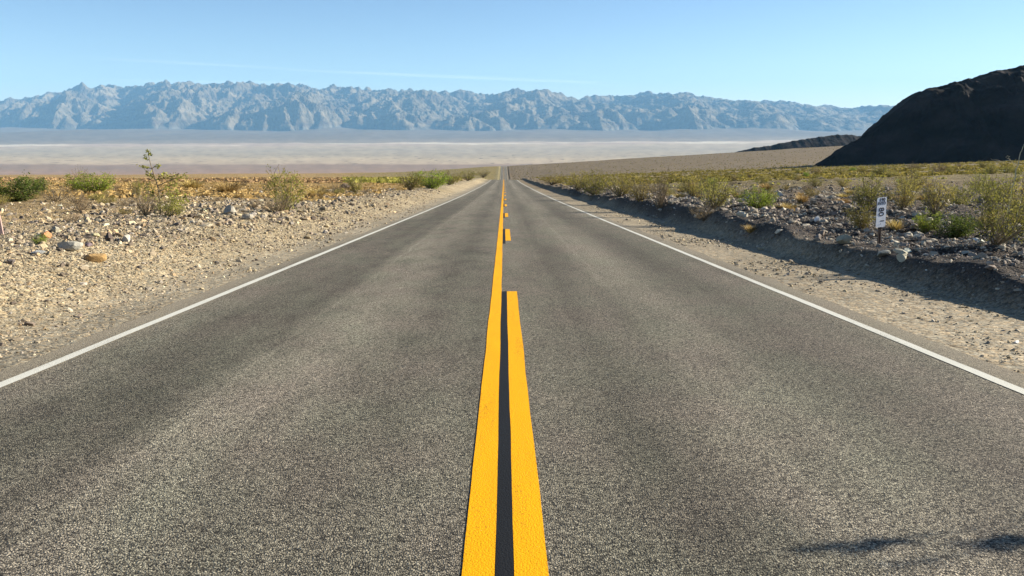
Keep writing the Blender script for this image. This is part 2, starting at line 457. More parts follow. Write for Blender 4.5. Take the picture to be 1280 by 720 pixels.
sil = [(-500, 140), (-200, 136), (0, 131), (25, 126), (60, 121), (95, 118), (115, 109), (145, 105), (175, 109), (200, 106), (217, 102), (240, 101), (262, 104), (300, 103),
       (330, 101), (348, 106), (375, 103), (400, 107), (425, 110), (450, 108), (470, 108), (487, 113), (505, 112), (530, 111), (550, 114), (575, 112), (600, 117),
       (640, 113), (665, 110), (690, 115), (708, 119), (730, 122), (750, 118), (765, 119), (800, 115), (830, 117), (842, 113), (862, 118), (885, 124), (900, 121),
       (915, 127), (945, 124), (960, 124), (990, 131), (1012, 130), (1050, 135), (1080, 130), (1100, 131), (1120, 133), (1180, 138), (1300, 140), (1800, 142)]
am = np.linspace(-.82, .82, 1700); dm = np.linspace(15200, 25000, 330)
A, D = np.meshgrid(am, dm); Xm = A * D
DX = 74.0; gx = np.arange(-18800, 18800, DX); gy = np.arange(15400, 25600, DX); NX, NY = len(gx), len(gy)
GX, GY = np.meshgrid(gx, gy)
toe = 17300 + 1500 * smooth(-.42, -.66, GX / GY) + 900 * fbm(GX / 4200, 3.7 + 0 * GX, 3) + 450 * fbm(GX / 1300, 8.8 + GY / 5000, 2)
UPL = smooth(0, 900, GY - toe) * (1 - smooth(24300, 25300, GY)) * (.75 + .5 * smooth(-.6, .8, fbm(GX / 2600 + 5, GY / 2600, 3)))
hgt = (np.random.default_rng(8).random((NY, NX)) * 6 + 14 * fbm(GX / 900, GY / 900, 4) + 20 + .02 * (GY - 15400)).ravel()
up_r = (UPL * 30).ravel(); fixed = np.zeros((NY, NX), bool); fixed[0] = fixed[-1] = True; fixed[:, 0] = fixed[:, -1] = True; fixed = fixed.ravel()
ERO = np.exp(.6 * fbm(GX / 1900 + 2, GY / 1900, 4)).ravel()
offs = [(-1, 0), (1, 0), (0, -1), (0, 1), (-1, -1), (-1, 1), (1, -1), (1, 1)]
idx = np.arange(NX * NY).reshape(NY, NX)
for step in range(46):
    H2 = np.pad(hgt.reshape(NY, NX), 1, 'edge'); best = np.zeros((NY, NX)); rcv = idx.copy(); dist = np.ones((NY, NX))
    for dy, dx in offs:
        sl = (H2[1:-1, 1:-1] - H2[1 + dy:NY + 1 + dy, 1 + dx:NX + 1 + dx]) / math.hypot(dx, dy)
        tk = sl > best; best = np.where(tk, sl, best)
        rcv = np.where(tk, np.clip(idx + dy * NX + dx, 0, NX * NY - 1), rcv); dist = np.where(tk, math.hypot(dx, dy), dist)
    rc = rcv.ravel().tolist(); order = np.argsort(hgt, kind='stable'); ol = order.tolist()
    acc = [1.0] * (NX * NY)
    for i in reversed(ol):
        j = rc[i]
        if j != i: acc[j] += acc[i]
    Fk = (.33 * ERO * np.sqrt(np.array(acc)) / dist.ravel() * (rcv.ravel() != idx.ravel())).tolist()
    hn = (hgt + np.where(fixed, 0, up_r)).tolist(); fx = fixed.tolist()
    for i in ol:
        if not fx[i]: hn[i] = (hn[i] + Fk[i] * hn[rc[i]]) / (1 + Fk[i])
    hgt = np.array(hn)
    q = hgt.reshape(NY, NX)                                   # a little slope creep
    lap = -4 * q + np.roll(q, 1, 0) + np.roll(q, -1, 0) + np.roll(q, 1, 1) + np.roll(q, -1, 1)
    hgt = np.where(fixed, hgt, (q + .05 * lap).ravel())
q = hgt.reshape(NY, NX) - .02 * (GY - 15400) - 20
fx_ = np.clip((Xm - gx[0]) / DX, 0, NX - 1.001); fy_ = np.clip((D - gy[0]) / DX, 0, NY - 1.001); ix, iy = fx_.astype(int), fy_.astype(int); tx, ty = fx_ - ix, fy_ - iy
hm = (q[iy, ix] * (1 - tx) + q[iy, ix + 1] * tx) * (1 - ty) + (q[iy + 1, ix] * (1 - tx) + q[iy + 1, ix + 1] * tx) * ty
hm = (np.maximum(hm, 0) / np.percentile(hm, 99)) ** .85
toe_m = 17300 + 1500 * smooth(-.42, -.66, A) + 900 * fbm(Xm / 4200, 3.7 + 0 * Xm, 3) + 450 * fbm(Xm / 1300, 8.8 + D / 5000, 2)
massif = np.clip((D - toe_m - 150) / 3900, 0, 1) ** .8 * (1 - .8 * smooth(22300, 25000, D)) * (.85 + .30 * fbm(Xm / 3000 + 8, D / 2500, 3))
hm = .50 * np.maximum(massif, 0) + .50 * hm
hm = hm * smooth(.03, .09, hm)
hm = hm + smooth(.05, .25, hm) * (.040 * fbm(Xm / 300, D / 340, 5, .62) + .09 * (ridged(Xm / 420, D / 500, 3) - .4))
target = np.interp(am, a_of([s[0] for s in sil]), [EYE[2] + ray(640, s[1])[2] * 1.0 - EYE[2] for s in sil])   # tangent above the horizon
basez = valley_z(A, D)
K = 1150.0
for it in range(4):
    zt = basez + hm * K
    el = ((zt - EYE[2]) / D).max(0)
    mx = np.argmax((zt - EYE[2]) / D, 0)
    need = (target * D[mx, np.arange(len(am))] + EYE[2] - basez[mx, np.arange(len(am))]) / np.maximum((zt - basez)[mx, np.arange(len(am))], 1)
    ker = np.exp(-np.linspace(-2, 2, 121) ** 2); ker /= ker.sum()
    need = np.convolve(np.pad(need, 60, 'edge'), ker, 'valid')
    hm = hm * need[None, :]
zt = basez - 12 + hm * K
rel = np.clip(hm * K / 900, 0, 1)
rockc = np.array([.135, .108, .068]); pale = np.array([.190, .152, .098]); dark = np.array([.078, .060, .043])
sn = fbm(Xm / 1100 + 3, D / 1100 + (zt / 160), 5, .62)
mc = rockc + (pale - rockc) * smooth(.05, .7, sn)[..., None] + (dark - rockc) * smooth(.0, .7, -sn)[..., None]
fanmask = 1 - smooth(.03, .12, rel)
mc = mc * (1 - fanmask[..., None]) + np.array([.13, .115, .09]) * fanmask[..., None]
me = mesh_np('mountains', np.stack([Xm, D, zt], -1).reshape(-1, 3), grid_faces(*A.shape), False,
             [mat_attr('mountain_rock', .95, .008, (.75, 1.25), 40)], {'col': mc.reshape(-1, 3)})
tag(obj('mountains', me), 'long rugged mountain range across the valley, blue with distance', kind='structure')

# ------------------------------------------------------------------ the dark hill on the right and the low ridge behind it
M_DARK = mat_attr('dark_rock', .95, .12, (.65, 1.35), 1.2)
def hill(name, sil_px, dr, slope, label, nx=260, ny=190, back=1.3, x_pad=900, top_out=None, gul=.16):
    sx = np.array([ray(p, q)[0] * dr for p, q in sil_px]); sz = np.array([EYE[2] + ray(p, q)[2] * dr for p, q in sil_px])
    if top_out: sx = np.append(sx, [sx[-1] + q[0] for q in top_out]); sz = np.append(sz, [sz[-1] + q[1] for q in top_out])
    x = np.concatenate([np.linspace(sx[0] - 20, sx[len(sil_px) - 1], int(nx * .75)), np.linspace(sx[len(sil_px) - 1], sx[-1], int(nx * .25) + 1)[1:]])
    zr = np.interp(x, sx, sz) + .010 * dr * 0
    zr = np.where(x < sx[0], sz[0] - 6, zr)
    zr = zr + dr * (.0016 * fbm(x / (dr * .016), 5.5 + 0 * x, 4) + .0008 * np.abs(perlin(x / (dr * .006), 1.1 + 0 * x)))
    u = np.concatenate([np.linspace(-1.25, 0, int(ny * .7)), np.linspace(0, 1.2, int(ny * .3) + 1)[1:]])
    XX, UU = np.meshgrid(x, u); ZR = np.repeat(zr[None, :], len(u), 0)
    g0 = H(XX, np.full_like(XX, dr)) - 4
    hh = np.maximum(ZR - g0, .5)
    hs = np.convolve(np.pad(hh[0], 15, 'edge'), np.ones(31) / 31, 'valid')[None, :]
    Wf = np.maximum(hs, 4) / math.tan(math.radians(slope))
    YY = dr + UU * Wf * np.where(UU > 0, back, 1)
    gut = ridged(XX / 34 + .3 * perlin(XX / 20, YY / 25), YY / 90, 5, .55) - .5
    au = np.abs(UU)
    prof = 1 - au + .10 * np.exp(-(au / .1) ** 2) * 0
    prof = prof - .06 * np.exp(-(au / .08) ** 2) + .06
    fade = smooth(0, .25, au) * (1 - smooth(.95, 1.2, au))
    ZZ = g0 + hh * (prof - .06 * (prof < 1)*0) + hh * gul * gut * fade * 1.6 + .012 * hh * fbm(XX / 9, YY / 9, 4)
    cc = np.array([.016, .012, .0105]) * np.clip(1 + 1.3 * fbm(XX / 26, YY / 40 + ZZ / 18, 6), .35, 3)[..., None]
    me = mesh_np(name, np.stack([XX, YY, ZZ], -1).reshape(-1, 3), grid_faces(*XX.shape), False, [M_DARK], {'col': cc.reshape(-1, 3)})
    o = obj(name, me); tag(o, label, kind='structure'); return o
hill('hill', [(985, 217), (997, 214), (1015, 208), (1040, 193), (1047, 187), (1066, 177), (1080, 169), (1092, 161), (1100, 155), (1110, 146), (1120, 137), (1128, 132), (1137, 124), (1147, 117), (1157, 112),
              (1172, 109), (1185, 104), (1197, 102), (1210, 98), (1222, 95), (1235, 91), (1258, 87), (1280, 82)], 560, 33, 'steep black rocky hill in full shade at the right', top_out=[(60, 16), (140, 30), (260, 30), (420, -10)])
hill('hill', [(900, 195), (925, 189), (945, 185), (960, 181.5), (982, 178), (1005, 174), (1025, 171), (1042, 168.5), (1060, 168.5), (1078, 169.5), (1100, 174)], 1500, 24,
     'low dark ridge behind the foot of the steep black hill', top_out=[(60, -2), (160, -20)], nx=160, ny=80, gul=.05)

# ------------------------------------------------------------------ sky, sun, haze, cirrus
SUN_AZ, SUN_EL = math.radians(75), math.radians(22.5)      # azimuth from the road's direction towards the right
w = bpy.data.worlds.new('World'); scene.world = w; w.use_nodes = True
nt = w.node_tree; nt.nodes.clear(); t = NT(nt)
sky = t.n('ShaderNodeTexSky', sky_type='NISHITA', sun_disc=False, sun_elevation=SUN_EL, sun_rotation=SUN_AZ,
          altitude=0, air_density=.75, dust_density=.1, ozone_density=3.0)
bg = t.n('ShaderNodeBackground'); bg.inputs[1].default_value = .062
t.l(sky.outputs[0], bg.inputs[0]); ow = t.n('ShaderNodeOutputWorld'); t.l(bg.outputs[0], ow.inputs[0])
sl = bpy.data.lights.new('sun', 'SUN'); sl.energy = 5; sl.angle = math.radians(.5); sl.color = (1, .93, .80)
so = bpy.data.objects.new('sun', sl); COL.objects.link(so)
so.rotation_euler = (PI / 2 - SUN_EL, 0, PI - SUN_AZ)
sv = np.array([math.sin(SUN_AZ) * math.cos(SUN_EL), math.cos(SUN_AZ) * math.cos(SUN_EL), math.sin(SUN_EL)])
from mathutils import Vector
so.rotation_euler = Vector(-sv).to_track_quat('-Z', 'Y').to_euler()

HAZE = True
if HAZE:
    x0, x1, y0, y1, z0, z1 = -36000, 36000, -400, 25400, -330, 1200
    Vb = [(x0,y0,z0),(x1,y0,z0),(x1,y1,z0),(x0,y1,z0),(x0,y0,z1),(x1,y0,z1),(x1,y1,z1),(x0,y1,z1)]
    Fb = [(3,2,1,0),(4,5,6,7),(0,1,5,4),(1,2,6,5),(2,3,7,6),(3,0,4,7)]
    m, nt = new_mat('haze_air'); t = NT(nt)
    pv = t.n('ShaderNodeVolumePrincipled'); pv.inputs['Color'].default_value = (.31, .64, 1.0, 1)
    pv.inputs['Density'].default_value = 2.6e-5; pv.inputs['Anisotropy'].default_value = .0
    om = t.n('ShaderNodeOutputMaterial'); t.l(pv.outputs[0], om.inputs['Volume'])
    tag(obj('haze', mesh_np('haze', Vb, Fb, False, [m])), 'pale blue haze over the valley', kind='stuff')

# thin cirrus streaks, far beyond and above the haze: flat lens-shaped ice clouds
def cirrus(p0, p1, dist, halfw, label, amt=.13):
    m, nt = new_mat('cirrus_ice'); t = NT(nt); v = t.n('ShaderNodeTexCoord').outputs['Generated']; g = t.sep(v)
    n = t.noise(t.mapping(t.obco(), (.00010, .00045, .0002)), 1, 5, .6)
    ex = t.math('MULTIPLY', t.math('MULTIPLY', g[0], t.math('SUBTRACT', 1.0, g[0])), 4)
    ey = t.math('MULTIPLY', t.math('MULTIPLY', g[1], t.math('SUBTRACT', 1.0, g[1])), 4)
    a = t.math('MULTIPLY', t.math('MULTIPLY', ex, t.math('POWER', ey, 2)), t.math('MULTIPLY', t.math('SUBTRACT', n, .33), 2.2, True))
    a = t.math('MULTIPLY', a, amt)
    df = t.n('ShaderNodeBsdfTranslucent'); df.inputs[0].default_value = (.9, .9, .9, 1); cm = t.n('ShaderNodeCombineXYZ'); [setattr(cm.inputs[i], 'default_value', float(-sv[i])) for i in range(3)]; t.l(cm.outputs[0], df.inputs['Normal'])
    d2 = t.n('ShaderNodeBsdfDiffuse'); d2.inputs[0].default_value = (.9, .9, .9, 1)
    ad = t.n('ShaderNodeMixShader'); cn = t.n('ShaderNodeCombineXYZ'); [setattr(cn.inputs[i], 'default_value', float(sv[i])) for i in range(3)]; t.l(cn.outputs[0], d2.inputs['Normal']); ad.inputs[0].default_value = .15
    t.l(df.outputs[0], ad.inputs[1]); t.l(d2.outputs[0], ad.inputs[2])
    tp = t.n('ShaderNodeBsdfTransparent'); mx = t.n('ShaderNodeMixShader')
    t.l(a, mx.inputs[0]); t.l(tp.outputs[0], mx.inputs[1]); t.l(ad.outputs[0], mx.inputs[2]); t.out(mx.outputs[0])
    P0 = EYE + ray(*p0) * dist; P1 = EYE + ray(*p1) * dist
    nu, nv = 40, 13
    uu = np.linspace(0, 1, nu); vv = np.linspace(-1, 1, nv); U, V_ = np.meshgrid(uu, vv)
    L = np.linalg.norm((P1 - P0)[:2]); ang = math.atan2(P1[1] - P0[1], P1[0] - P0[0])
    Xc = (U - .5) * L; Yc = V_ * halfw * (.6 + .4 * np.sin(PI * U)) + 600 * np.sin(U * 5)
    th = 120 * (1 - V_ ** 2) * np.sin(PI * U) + 2
    zl = (U - .5) * (P1[2] - P0[2])
    top = np.stack([Xc, Yc, zl + th], -1).reshape(-1, 3); bot = np.stack([Xc, Yc, zl - th], -1).reshape(-1, 3)
    f = grid_faces(nv, nu)
    o = obj('cirrus_cloud', mesh_np('cirrus_cloud', np.concatenate([top, bot]), np.concatenate([f, f[:, ::-1] + len(top)]), True, [m]))
    o.location = tuple((P0 + P1) / 2); o.rotation_euler = (0, 0, ang)
    tag(o, label, 'cloud', kind='structure')
cirrus((90, 71), (370, 86), 95000, 3500, 'faint white streak of cirrus high above the left part of the range', .085)
cirrus((340, 86), (800, 106), 95000, 3800, 'faint white streak of cirrus low over the middle of the range')
cirrus((60, 100), (420, 104), 98000, 3500, 'faint white cirrus veil just above the left end of the range')

# ------------------------------------------------------------------ loose gravel (uncountable)
def ico(sub):
    import bmesh
    bm = bmesh.new(); bmesh.ops.create_icosphere(bm, subdivisions=sub, radius=1)
    V = np.array([v.co[:] for v in bm.verts]); Fc = np.array([[v.index for v in f.verts] for f in bm.faces]); bm.free(); return V, Fc
def stone_shape(sub, seed, flat=.65, cuts=7):
    r = np.random.default_rng(seed); V, Fc = ico(sub); V = V.copy()
    for _ in range(cuts):                     # planar breaks make it angular
        n = r.normal(size=3); n /= np.linalg.norm(n); c = r.uniform(.45, .85)
        d = V @ n - c; V -= np.where(d > 0, d, 0)[:, None] * n
    V *= np.array([r.uniform(.8, 1.2), r.uniform(.7, 1.0), flat * r.uniform(.8, 1.15)])
    V *= (1 + r.normal(0, .03, len(V)))[:, None]
    return V, Fc
TPL = [stone_shape(1, s, .6, 4) for s in range(8)]
def rotmats(n, r):
    q = r.normal(size=(n, 4)); q /= np.linalg.norm(q, axis=1)[:, None]; w_, x, y, z = q.T
    return np.stack([np.stack([1-2*(y*y+z*z), 2*(x*y-w_*z), 2*(x*z+w_*y)], -1), np.stack([2*(x*y+w_*z), 1-2*(x*x+z*z), 2*(y*z-w_*x)], -1),
                     np.stack([2*(x*z-w_*y), 2*(y*z+w_*x), 1-2*(x*x+y*y)], -1)], 1)
def scatter_stones(name, x, y, s, cols, label, sink=.38):
    r = np.random.default_rng(len(x)); z = H(x, y); VV, FF, CC = [], [], []; off = 0
    which = r.integers(0, len(TPL), len(x))
    for k, (V, Fc) in enumerate(TPL):
        i = np.nonzero(which == k)[0]; Rm = rotmats(len(i), r)
        P = np.einsum('nij,vj->nvi', Rm, V) * np.array([1, 1, .75]) * s[i][:, None, None]
        P += np.stack([x[i], y[i], z[i] + s[i] * (.55 - sink)], -1)[:, None, :]
        VV.append(P.reshape(-1, 3)); FF.append((Fc[None] + (np.arange(len(i)) * len(V))[:, None, None] + off).reshape(-1, 3))
        CC.append(np.repeat(cols[i], len(V), 0)); off += len(i) * len(V)
    me = mesh_np(name, np.concatenate(VV), np.concatenate(FF), False, [M_GRAVEL], {'col': np.concatenate(CC)})
    return tag(obj(name, me), label, kind='stuff')
def logu(a, b, n, r): return np.exp(r.uniform(math.log(a), math.log(b), n))
def stone_cols(n, r, pal, var=.3):
    pal = np.array(pal); c = pal[r.integers(0, len(pal), n)]; return np.clip(c * np.exp(r.normal(0, var, n))[:, None], .02, .75)
PAL_L = [(.36, .285, .17), (.38, .30, .18), (.28, .22, .145), (.42, .35, .24), (.13, .10, .08), (.34, .235, .13), (.20, .155, .115), (.30, .26, .21)]
PAL_R = [(.34, .29, .22), (.24, .205, .165), (.10, .085, .075), (.44, .39, .30), (.26, .205, .165)]
r = np.random.default_rng(21)
n = 44000; y = logu(4.5, 75, n, r); xl = 4.5 + np.abs(r.normal(0, 1, n)) * (1.6 + y * .16)
keep = (xl < y * .72 + 1.5); y, xl = y[keep], xl[keep]
s = np.clip(np.exp(r.normal(-4.3, .72, len(y))) * (.55 + .45 * smooth(5.2, 6.6, xl)), .005, .078) * np.clip(y / 12, .8, 2.0)
scatter_stones('loose_gravel', -xl, y, s, stone_cols(len(y), r, PAL_L), 'tan and grey gravel strewn over the left bank')
n = 50000; y = logu(6, 85, n, r); xr = 5.75 + np.abs(r.normal(0, 1, n)) * (1.6 + y * .20)
keep = xr < y * .72 + 1.5; y, xr = y[keep], xr[keep]
s = np.clip(np.exp(r.normal(-4.1, .72, len(y))), .006, .11) * np.clip(y / 14, .8, 1.9)
kp = r.random(len(y)) < .18 + .82 * smooth(6.1, 6.7, xr); y, xr, s = y[kp], xr[kp], s[kp]  # stones thinned on the berm face to keep its shadow dark
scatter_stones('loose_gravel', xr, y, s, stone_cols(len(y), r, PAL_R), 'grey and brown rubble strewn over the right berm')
n = 16000; y = logu(4, 45, n, r); sd = r.choice([-1, 1], n); xx = sd * (r.uniform(3.86, 5.6, n) + .25 * np.abs(r.normal(0, 1, n)))
keep = np.abs(xx) < y * .72 + 1.5; y, xx = y[keep], xx[keep]
clump = fbm(xx * 1.3, y * .35, 3); kp = r.random(len(y)) < (.35 + .9 * clump); y, xx = y[kp], xx[kp]
s = np.clip(np.exp(r.normal(-4.4, .45, len(y))), .004, .04) * np.clip(y / 9, .8, 1.8)
scatter_stones('loose_gravel', xx, y, s, stone_cols(len(y), r, PAL_L[:4] + PAL_R[:2]), 'fine pebbles lying on both road shoulders')

# ------------------------------------------------------------------ single rocks
ROCKS = []
for k in range(9):
    V, Fc = stone_shape(3, 100 + k, .78, 15)
    V[:, 2] -= V[:, 2].min() * .55
    ROCKS.append(mesh_np('rock', V, Fc, False, [M_STONE]))
def rock(p, size, colour, label, group=None, shape=0, squash=(1, 1, 1), tilt=0, up=0, rz=None):
    o = obj('rock', ROCKS[shape % 9]); o.location = (p[0], p[1], p[2] + up)
    o.scale = (size * squash[0], size * squash[1], size * squash[2]); o.rotation_euler = (tilt, tilt * .6, random.uniform(0, 6.28) if rz is None else rz)
    o.color = (*colour, 1); tag(o, label, 'rock', group); return o
def rock_px(px, py, wpx, colour, label, **kw):
    p = at(px, py); return rock(p, wpx * mpp(p) * .55, colour, label, **kw)
rock_px(86, 313, 26, (.37, .355, .30), 'large pale grey boulder with a white top on the left bank', shape=1, squash=(1.15, .9, .95), rz=.3)
rock_px(136, 301, 17, (.05, .035, .035), 'dark maroon rounded rock on the left bank beside the whitish block', shape=2, squash=(1, .9, 1.1))
rock_px(158, 302, 15, (.48, .44, .36), 'whitish block right of the dark maroon rock', shape=3)
rock_px(119, 297, 12, (.40, .36, .20), 'small mustard coloured stone left of the dark maroon rock', shape=4)
rock_px(110, 308, 11, (.16, .12, .15), 'small purplish stone between the grey boulder and the maroon rock', shape=5)
rock_px(117, 327, 27, (.44, .27, .10), 'rusty tan slab standing alone low on the left bank', shape=6, squash=(1.2, .7, .8))
rock_px(59, 297, 15, (.52, .24, .10), 'orange stone behind the small green plant at the left', shape=7)
rock_px(70, 290, 14, (.36, .33, .25), 'beige stone just right of the orange stone', shape=0)
rock_px(46, 318, 15, (.44, .45, .42), 'flat pale grey stone left of the large boulder', shape=8, squash=(1.4, .8, .5))
rock_px(15, 331, 13, (.10, .085, .085), 'dark stone at the left edge of the bank', shape=4)
rock_px(289, 268, 18, (.36, .33, .27), 'pale angular rock between the tall sparse creosote and the round one', shape=3, squash=(1, .9, 1.1))
rock_px(308, 274, 15, (.35, .32, .26), 'pale rock next to the angular one, with its own dark shadow', shape=1)
rock_px(258, 284, 15, (.40, .34, .24), 'cream flat rock on the crest of the left bank', shape=5, squash=(1.3, .8, .6))
rock_px(1056, 304, 25, (.37, .34, .24), 'squarish tan boulder left of the roadside marker', shape=0, squash=(1, .9, .9), rz=.5)
rock_px(1127, 326, 21, (.50, .46, .33), 'pale block at the bottom of the little cairn by the marker post', shape=3, squash=(1, .9, .85), rz=.2)
cp = at(1127, 326); u = mpp(cp)
rock(cp + np.array([-3.5 * u, .03, 9 * u]), 7.5 * u, (.55, .50, .37), 'middle stone of the little cairn by the marker post', shape=5, squash=(1.1, 1, .8))
rock(cp + np.array([-7 * u, .03, 17 * u]), 5.2 * u, (.55, .49, .36), 'top stone of the little cairn by the marker post', shape=7, squash=(1, 1, 1.1))
rock_px(1103, 321, 22, (.33, .32, .26), 'grey flat block at the foot of the marker post', shape=8, squash=(1.2, .9, .7))
rock_px(1204, 318, 20, (.50, .46, .38), 'long pale stone leaning on the rubble right of the cairn', shape=6, squash=(1.3, .5, .5), tilt=.5)
rock_px(1271, 430, 13, (.80, .78, .74), 'small white chip of stone on the right shoulder', shape=8, squash=(1.3, .5, .35))
rock_px(975, 245, 9, (.50, .47, .42), 'small pale stone far back on the right plain', shape=2)
rock_px(431, 236, 13, (.07, .05, .05), 'dark rock below the small bush on the left crest', shape=2)
rr = random.Random(5)
PALE = [(.36, .30, .21), (.40, .35, .26), (.30, .24, .16), (.14, .11, .09), (.34, .26, .16)]; GREY = [(.28, .24, .19), (.35, .305, .24), (.13, .11, .095), (.40, .36, .28)]
for k in range(95):
    yy = math.exp(rr.uniform(math.log(8), math.log(48))); xx = -(5.6 + abs(rr.gauss(0, 1)) * (1.2 + yy * .11))
    if -xx > yy * .68: continue
    sz = math.exp(rr.gauss(-3.2, .42)) * min(max(yy / 13, .7), 2.0)
    rock((xx, yy, float(H(xx, yy)) - .15 * sz), sz, rr.choice(PALE), 'loose stone half sunk in the gravel of the left bank', 'loose stones on the left gravel bank', rr.randrange(9), (1, rr.uniform(.7, 1), rr.uniform(.6, 1)), rr.uniform(-.3, .3))
for k in range(135):
    yy = math.exp(rr.uniform(math.log(8.5), math.log(60))); xx = 6.2 + abs(rr.gauss(0, 1)) * (1.5 + yy * .15)
    if xx > yy * .68: continue
    sz = math.exp(rr.gauss(-3.0, .42)) * min(max(yy / 14, .7), 2.0)
    rock((xx, yy, float(H(xx, yy)) - .15 * sz), sz, rr.choice(GREY), 'loose stone lying in the rubble beyond the right shoulder', 'loose stones in the rubble of the right berm', rr.randrange(9), (1, rr.uniform(.7, 1), rr.uniform(.6, 1)), rr.uniform(-.3, .3))

# ------------------------------------------------------------------ plants
class Geo:
    def __init__(s): s.V = []; s.F = []; s.n = 0; s.T = []
    def tube(s, P, rad, sides=4):
        P = np.asarray(P); k = len(P); d = np.gradient(P, axis=0); d /= np.linalg.norm(d, axis=1)[:, None] + 1e-9
        ref = np.where(np.abs(d[:, 2:3]) > .9, np.array([[1., 0, 0]]), np.array([[0, 0, 1.]]))
        u = np.cross(d, ref); u /= np.linalg.norm(u, axis=1)[:, None] + 1e-9; v = np.cross(d, u)
        an = np.arange(sides) * 2 * PI / sides
        ring = P[:, None, :] + (u[:, None, :] * np.cos(an)[None, :, None] + v[:, None, :] * np.sin(an)[None, :, None]) * np.asarray(rad)[:, None, None]
        i = np.arange(k - 1)[:, None] * sides; j = np.arange(sides)[None, :]; j2 = (j + 1) % sides
        f = np.stack([i + j, i + j2, i + sides + j2, i + sides + j], -1).reshape(-1, 4)
        s.V.append(ring.reshape(-1, 3)); s.F.append(f + s.n); s.n += k * sides
    def mesh(s, name, mat): return mesh_np(name, np.concatenate(s.V), np.concatenate(s.F), False, [mat])

def leaf_quads(C, size, aspect, up, r, tint):
    n = len(C)
    a = r.normal(size=(n, 3)) + np.array([0, 0, up]); a /= np.linalg.norm(a, axis=1)[:, None]
    b = np.cross(a, r.normal(size=(n, 3))); b /= np.linalg.norm(b, axis=1)[:, None] + 1e-9
    a = a * size[:, None]; b = b * (size * aspect)[:, None]
    V = np.stack([C - a, C + b - a * .1, C + a, C - b - a * .1], 1).reshape(-1, 3)
    return V, np.arange(4 * n).reshape(-1, 4), np.repeat(tint, 4)

def bush_mesh(seed, n_stem=26, spread=.9, height=1.0, branches=5, leaves=2600, leaf=.022, aspect=.45, up=.6, low=.15, arch=.25, mat=None, stem_r=.012, clumpy=.05, stem_mat=None):
    """unit-size shrub: height about 1, stems fan out of one base, leaves in clumps on the outer twigs"""
    r = np.random.default_rng(seed); g = Geo(); tips = []
    for k in range(n_stem):
        az = r.uniform(0, 2 * PI); out = spread * math.sqrt(r.uniform(.02, 1)) * .55; hgt = height * r.uniform(.55, 1.0) * (1 - .35 * (out / (spread * .55 + 1e-6)) ** 2)
        tq = np.linspace(0, 1, 6); bend = r.normal(0, .04, (6, 3)) * tq[:, None]
        P = np.stack([math.cos(az) * out * (tq ** (1 - arch)), math.sin(az) * out * (tq ** (1 - arch)), hgt * tq], -1) + bend
        g.tube(P, np.linspace(stem_r, stem_r * .3, 6) * r.uniform(.6, 1.1), 4)
        for b in range(branches):
            q = r.uniform(low, .95); i = int(q * 5); p0 = P[i] + (P[min(i + 1, 5)] - P[i]) * (q * 5 - i)
            dr = r.normal(size=3) * .8 + np.array([math.cos(az), math.sin(az), up + .3]); dr /= np.linalg.norm(dr); ln = r.uniform(.10, .26) * (1.1 - .5 * q)
            Q = np.stack([p0, p0 + dr * ln * .5 + r.normal(0, .012, 3), p0 + dr * ln], 0)
            g.tube(Q, [stem_r * .35, stem_r * .25, stem_r * .12], 3)
            tips.append((Q, 1)); 
    tip = np.array([q[0] for q in tips]); 
    i = r.integers(0, len(tip), leaves); q = r.uniform(.15, 1.05, leaves)
    C = np.where(q[:, None] < .5, tip[i, 0] + (tip[i, 1] - tip[i, 0]) * (q[:, None] * 2), tip[i, 1] + (tip[i, 2] - tip[i, 1]) * (q[:, None] * 2 - 1))
    C = C + r.normal(0, clumpy, (leaves, 3)) * np.array([1, 1, .8]); C[:, 2] = np.maximum(C[:, 2], .01)
    btint = r.random(len(tip)); tint = np.clip(.65 * btint[i] + .35 * r.random(leaves), 0, 1)
    V, Fc, T = leaf_quads(C, leaf * np.exp(r.normal(0, .3, leaves)), aspect, up, r, tint)
    AV = np.concatenate(g.V); rad = max(np.percentile(np.hypot(V[:, 0], V[:, 1]), 95), .05); top = np.percentile(V[:, 2], 99.7)
    sc = np.array([.5 / rad, .5 / rad, 1 / top]); V = V * sc; g.V = [v * sc for v in g.V]
    return g.mesh('stems', stem_mat or M_STEM), mesh_np('foliage', V, Fc, False, [mat], {'tint': T})

def tuft_mesh(seed, blades, mat, spread=.5, h=1.0, wid=.02):
    r = np.random.default_rng(seed); az = r.uniform(0, 2 * PI, blades); o = spread * np.sqrt(r.random(blades)); ln = h * r.uniform(.45, 1, blades)
    b0 = np.stack([np.cos(az) * o * .35, np.sin(az) * o * .35, 0 * az], -1)
    mid = b0 + np.stack([np.cos(az) * o * .4, np.sin(az) * o * .4, ln * .6], -1) + r.normal(0, .04, (blades, 3)); tp = b0 + np.stack([np.cos(az) * o * 1.0, np.sin(az) * o * 1.0, ln], -1) + r.normal(0, .09, (blades, 3))
    sd = np.stack([-np.sin(az), np.cos(az), 0 * az], -1) * wid
    V = np.stack([b0 - sd, b0 + sd, mid + sd * .7, mid - sd * .7, mid - sd * .7, mid + sd * .7, tp + sd * .2, tp - sd * .2], 1).reshape(-1, 3)
    V[:, 2] = np.maximum(V[:, 2], -.02)
    return mesh_np('blades', V, np.arange(8 * blades).reshape(-1, 4), False, [mat], {'tint': np.repeat(r.random(blades), 8)})

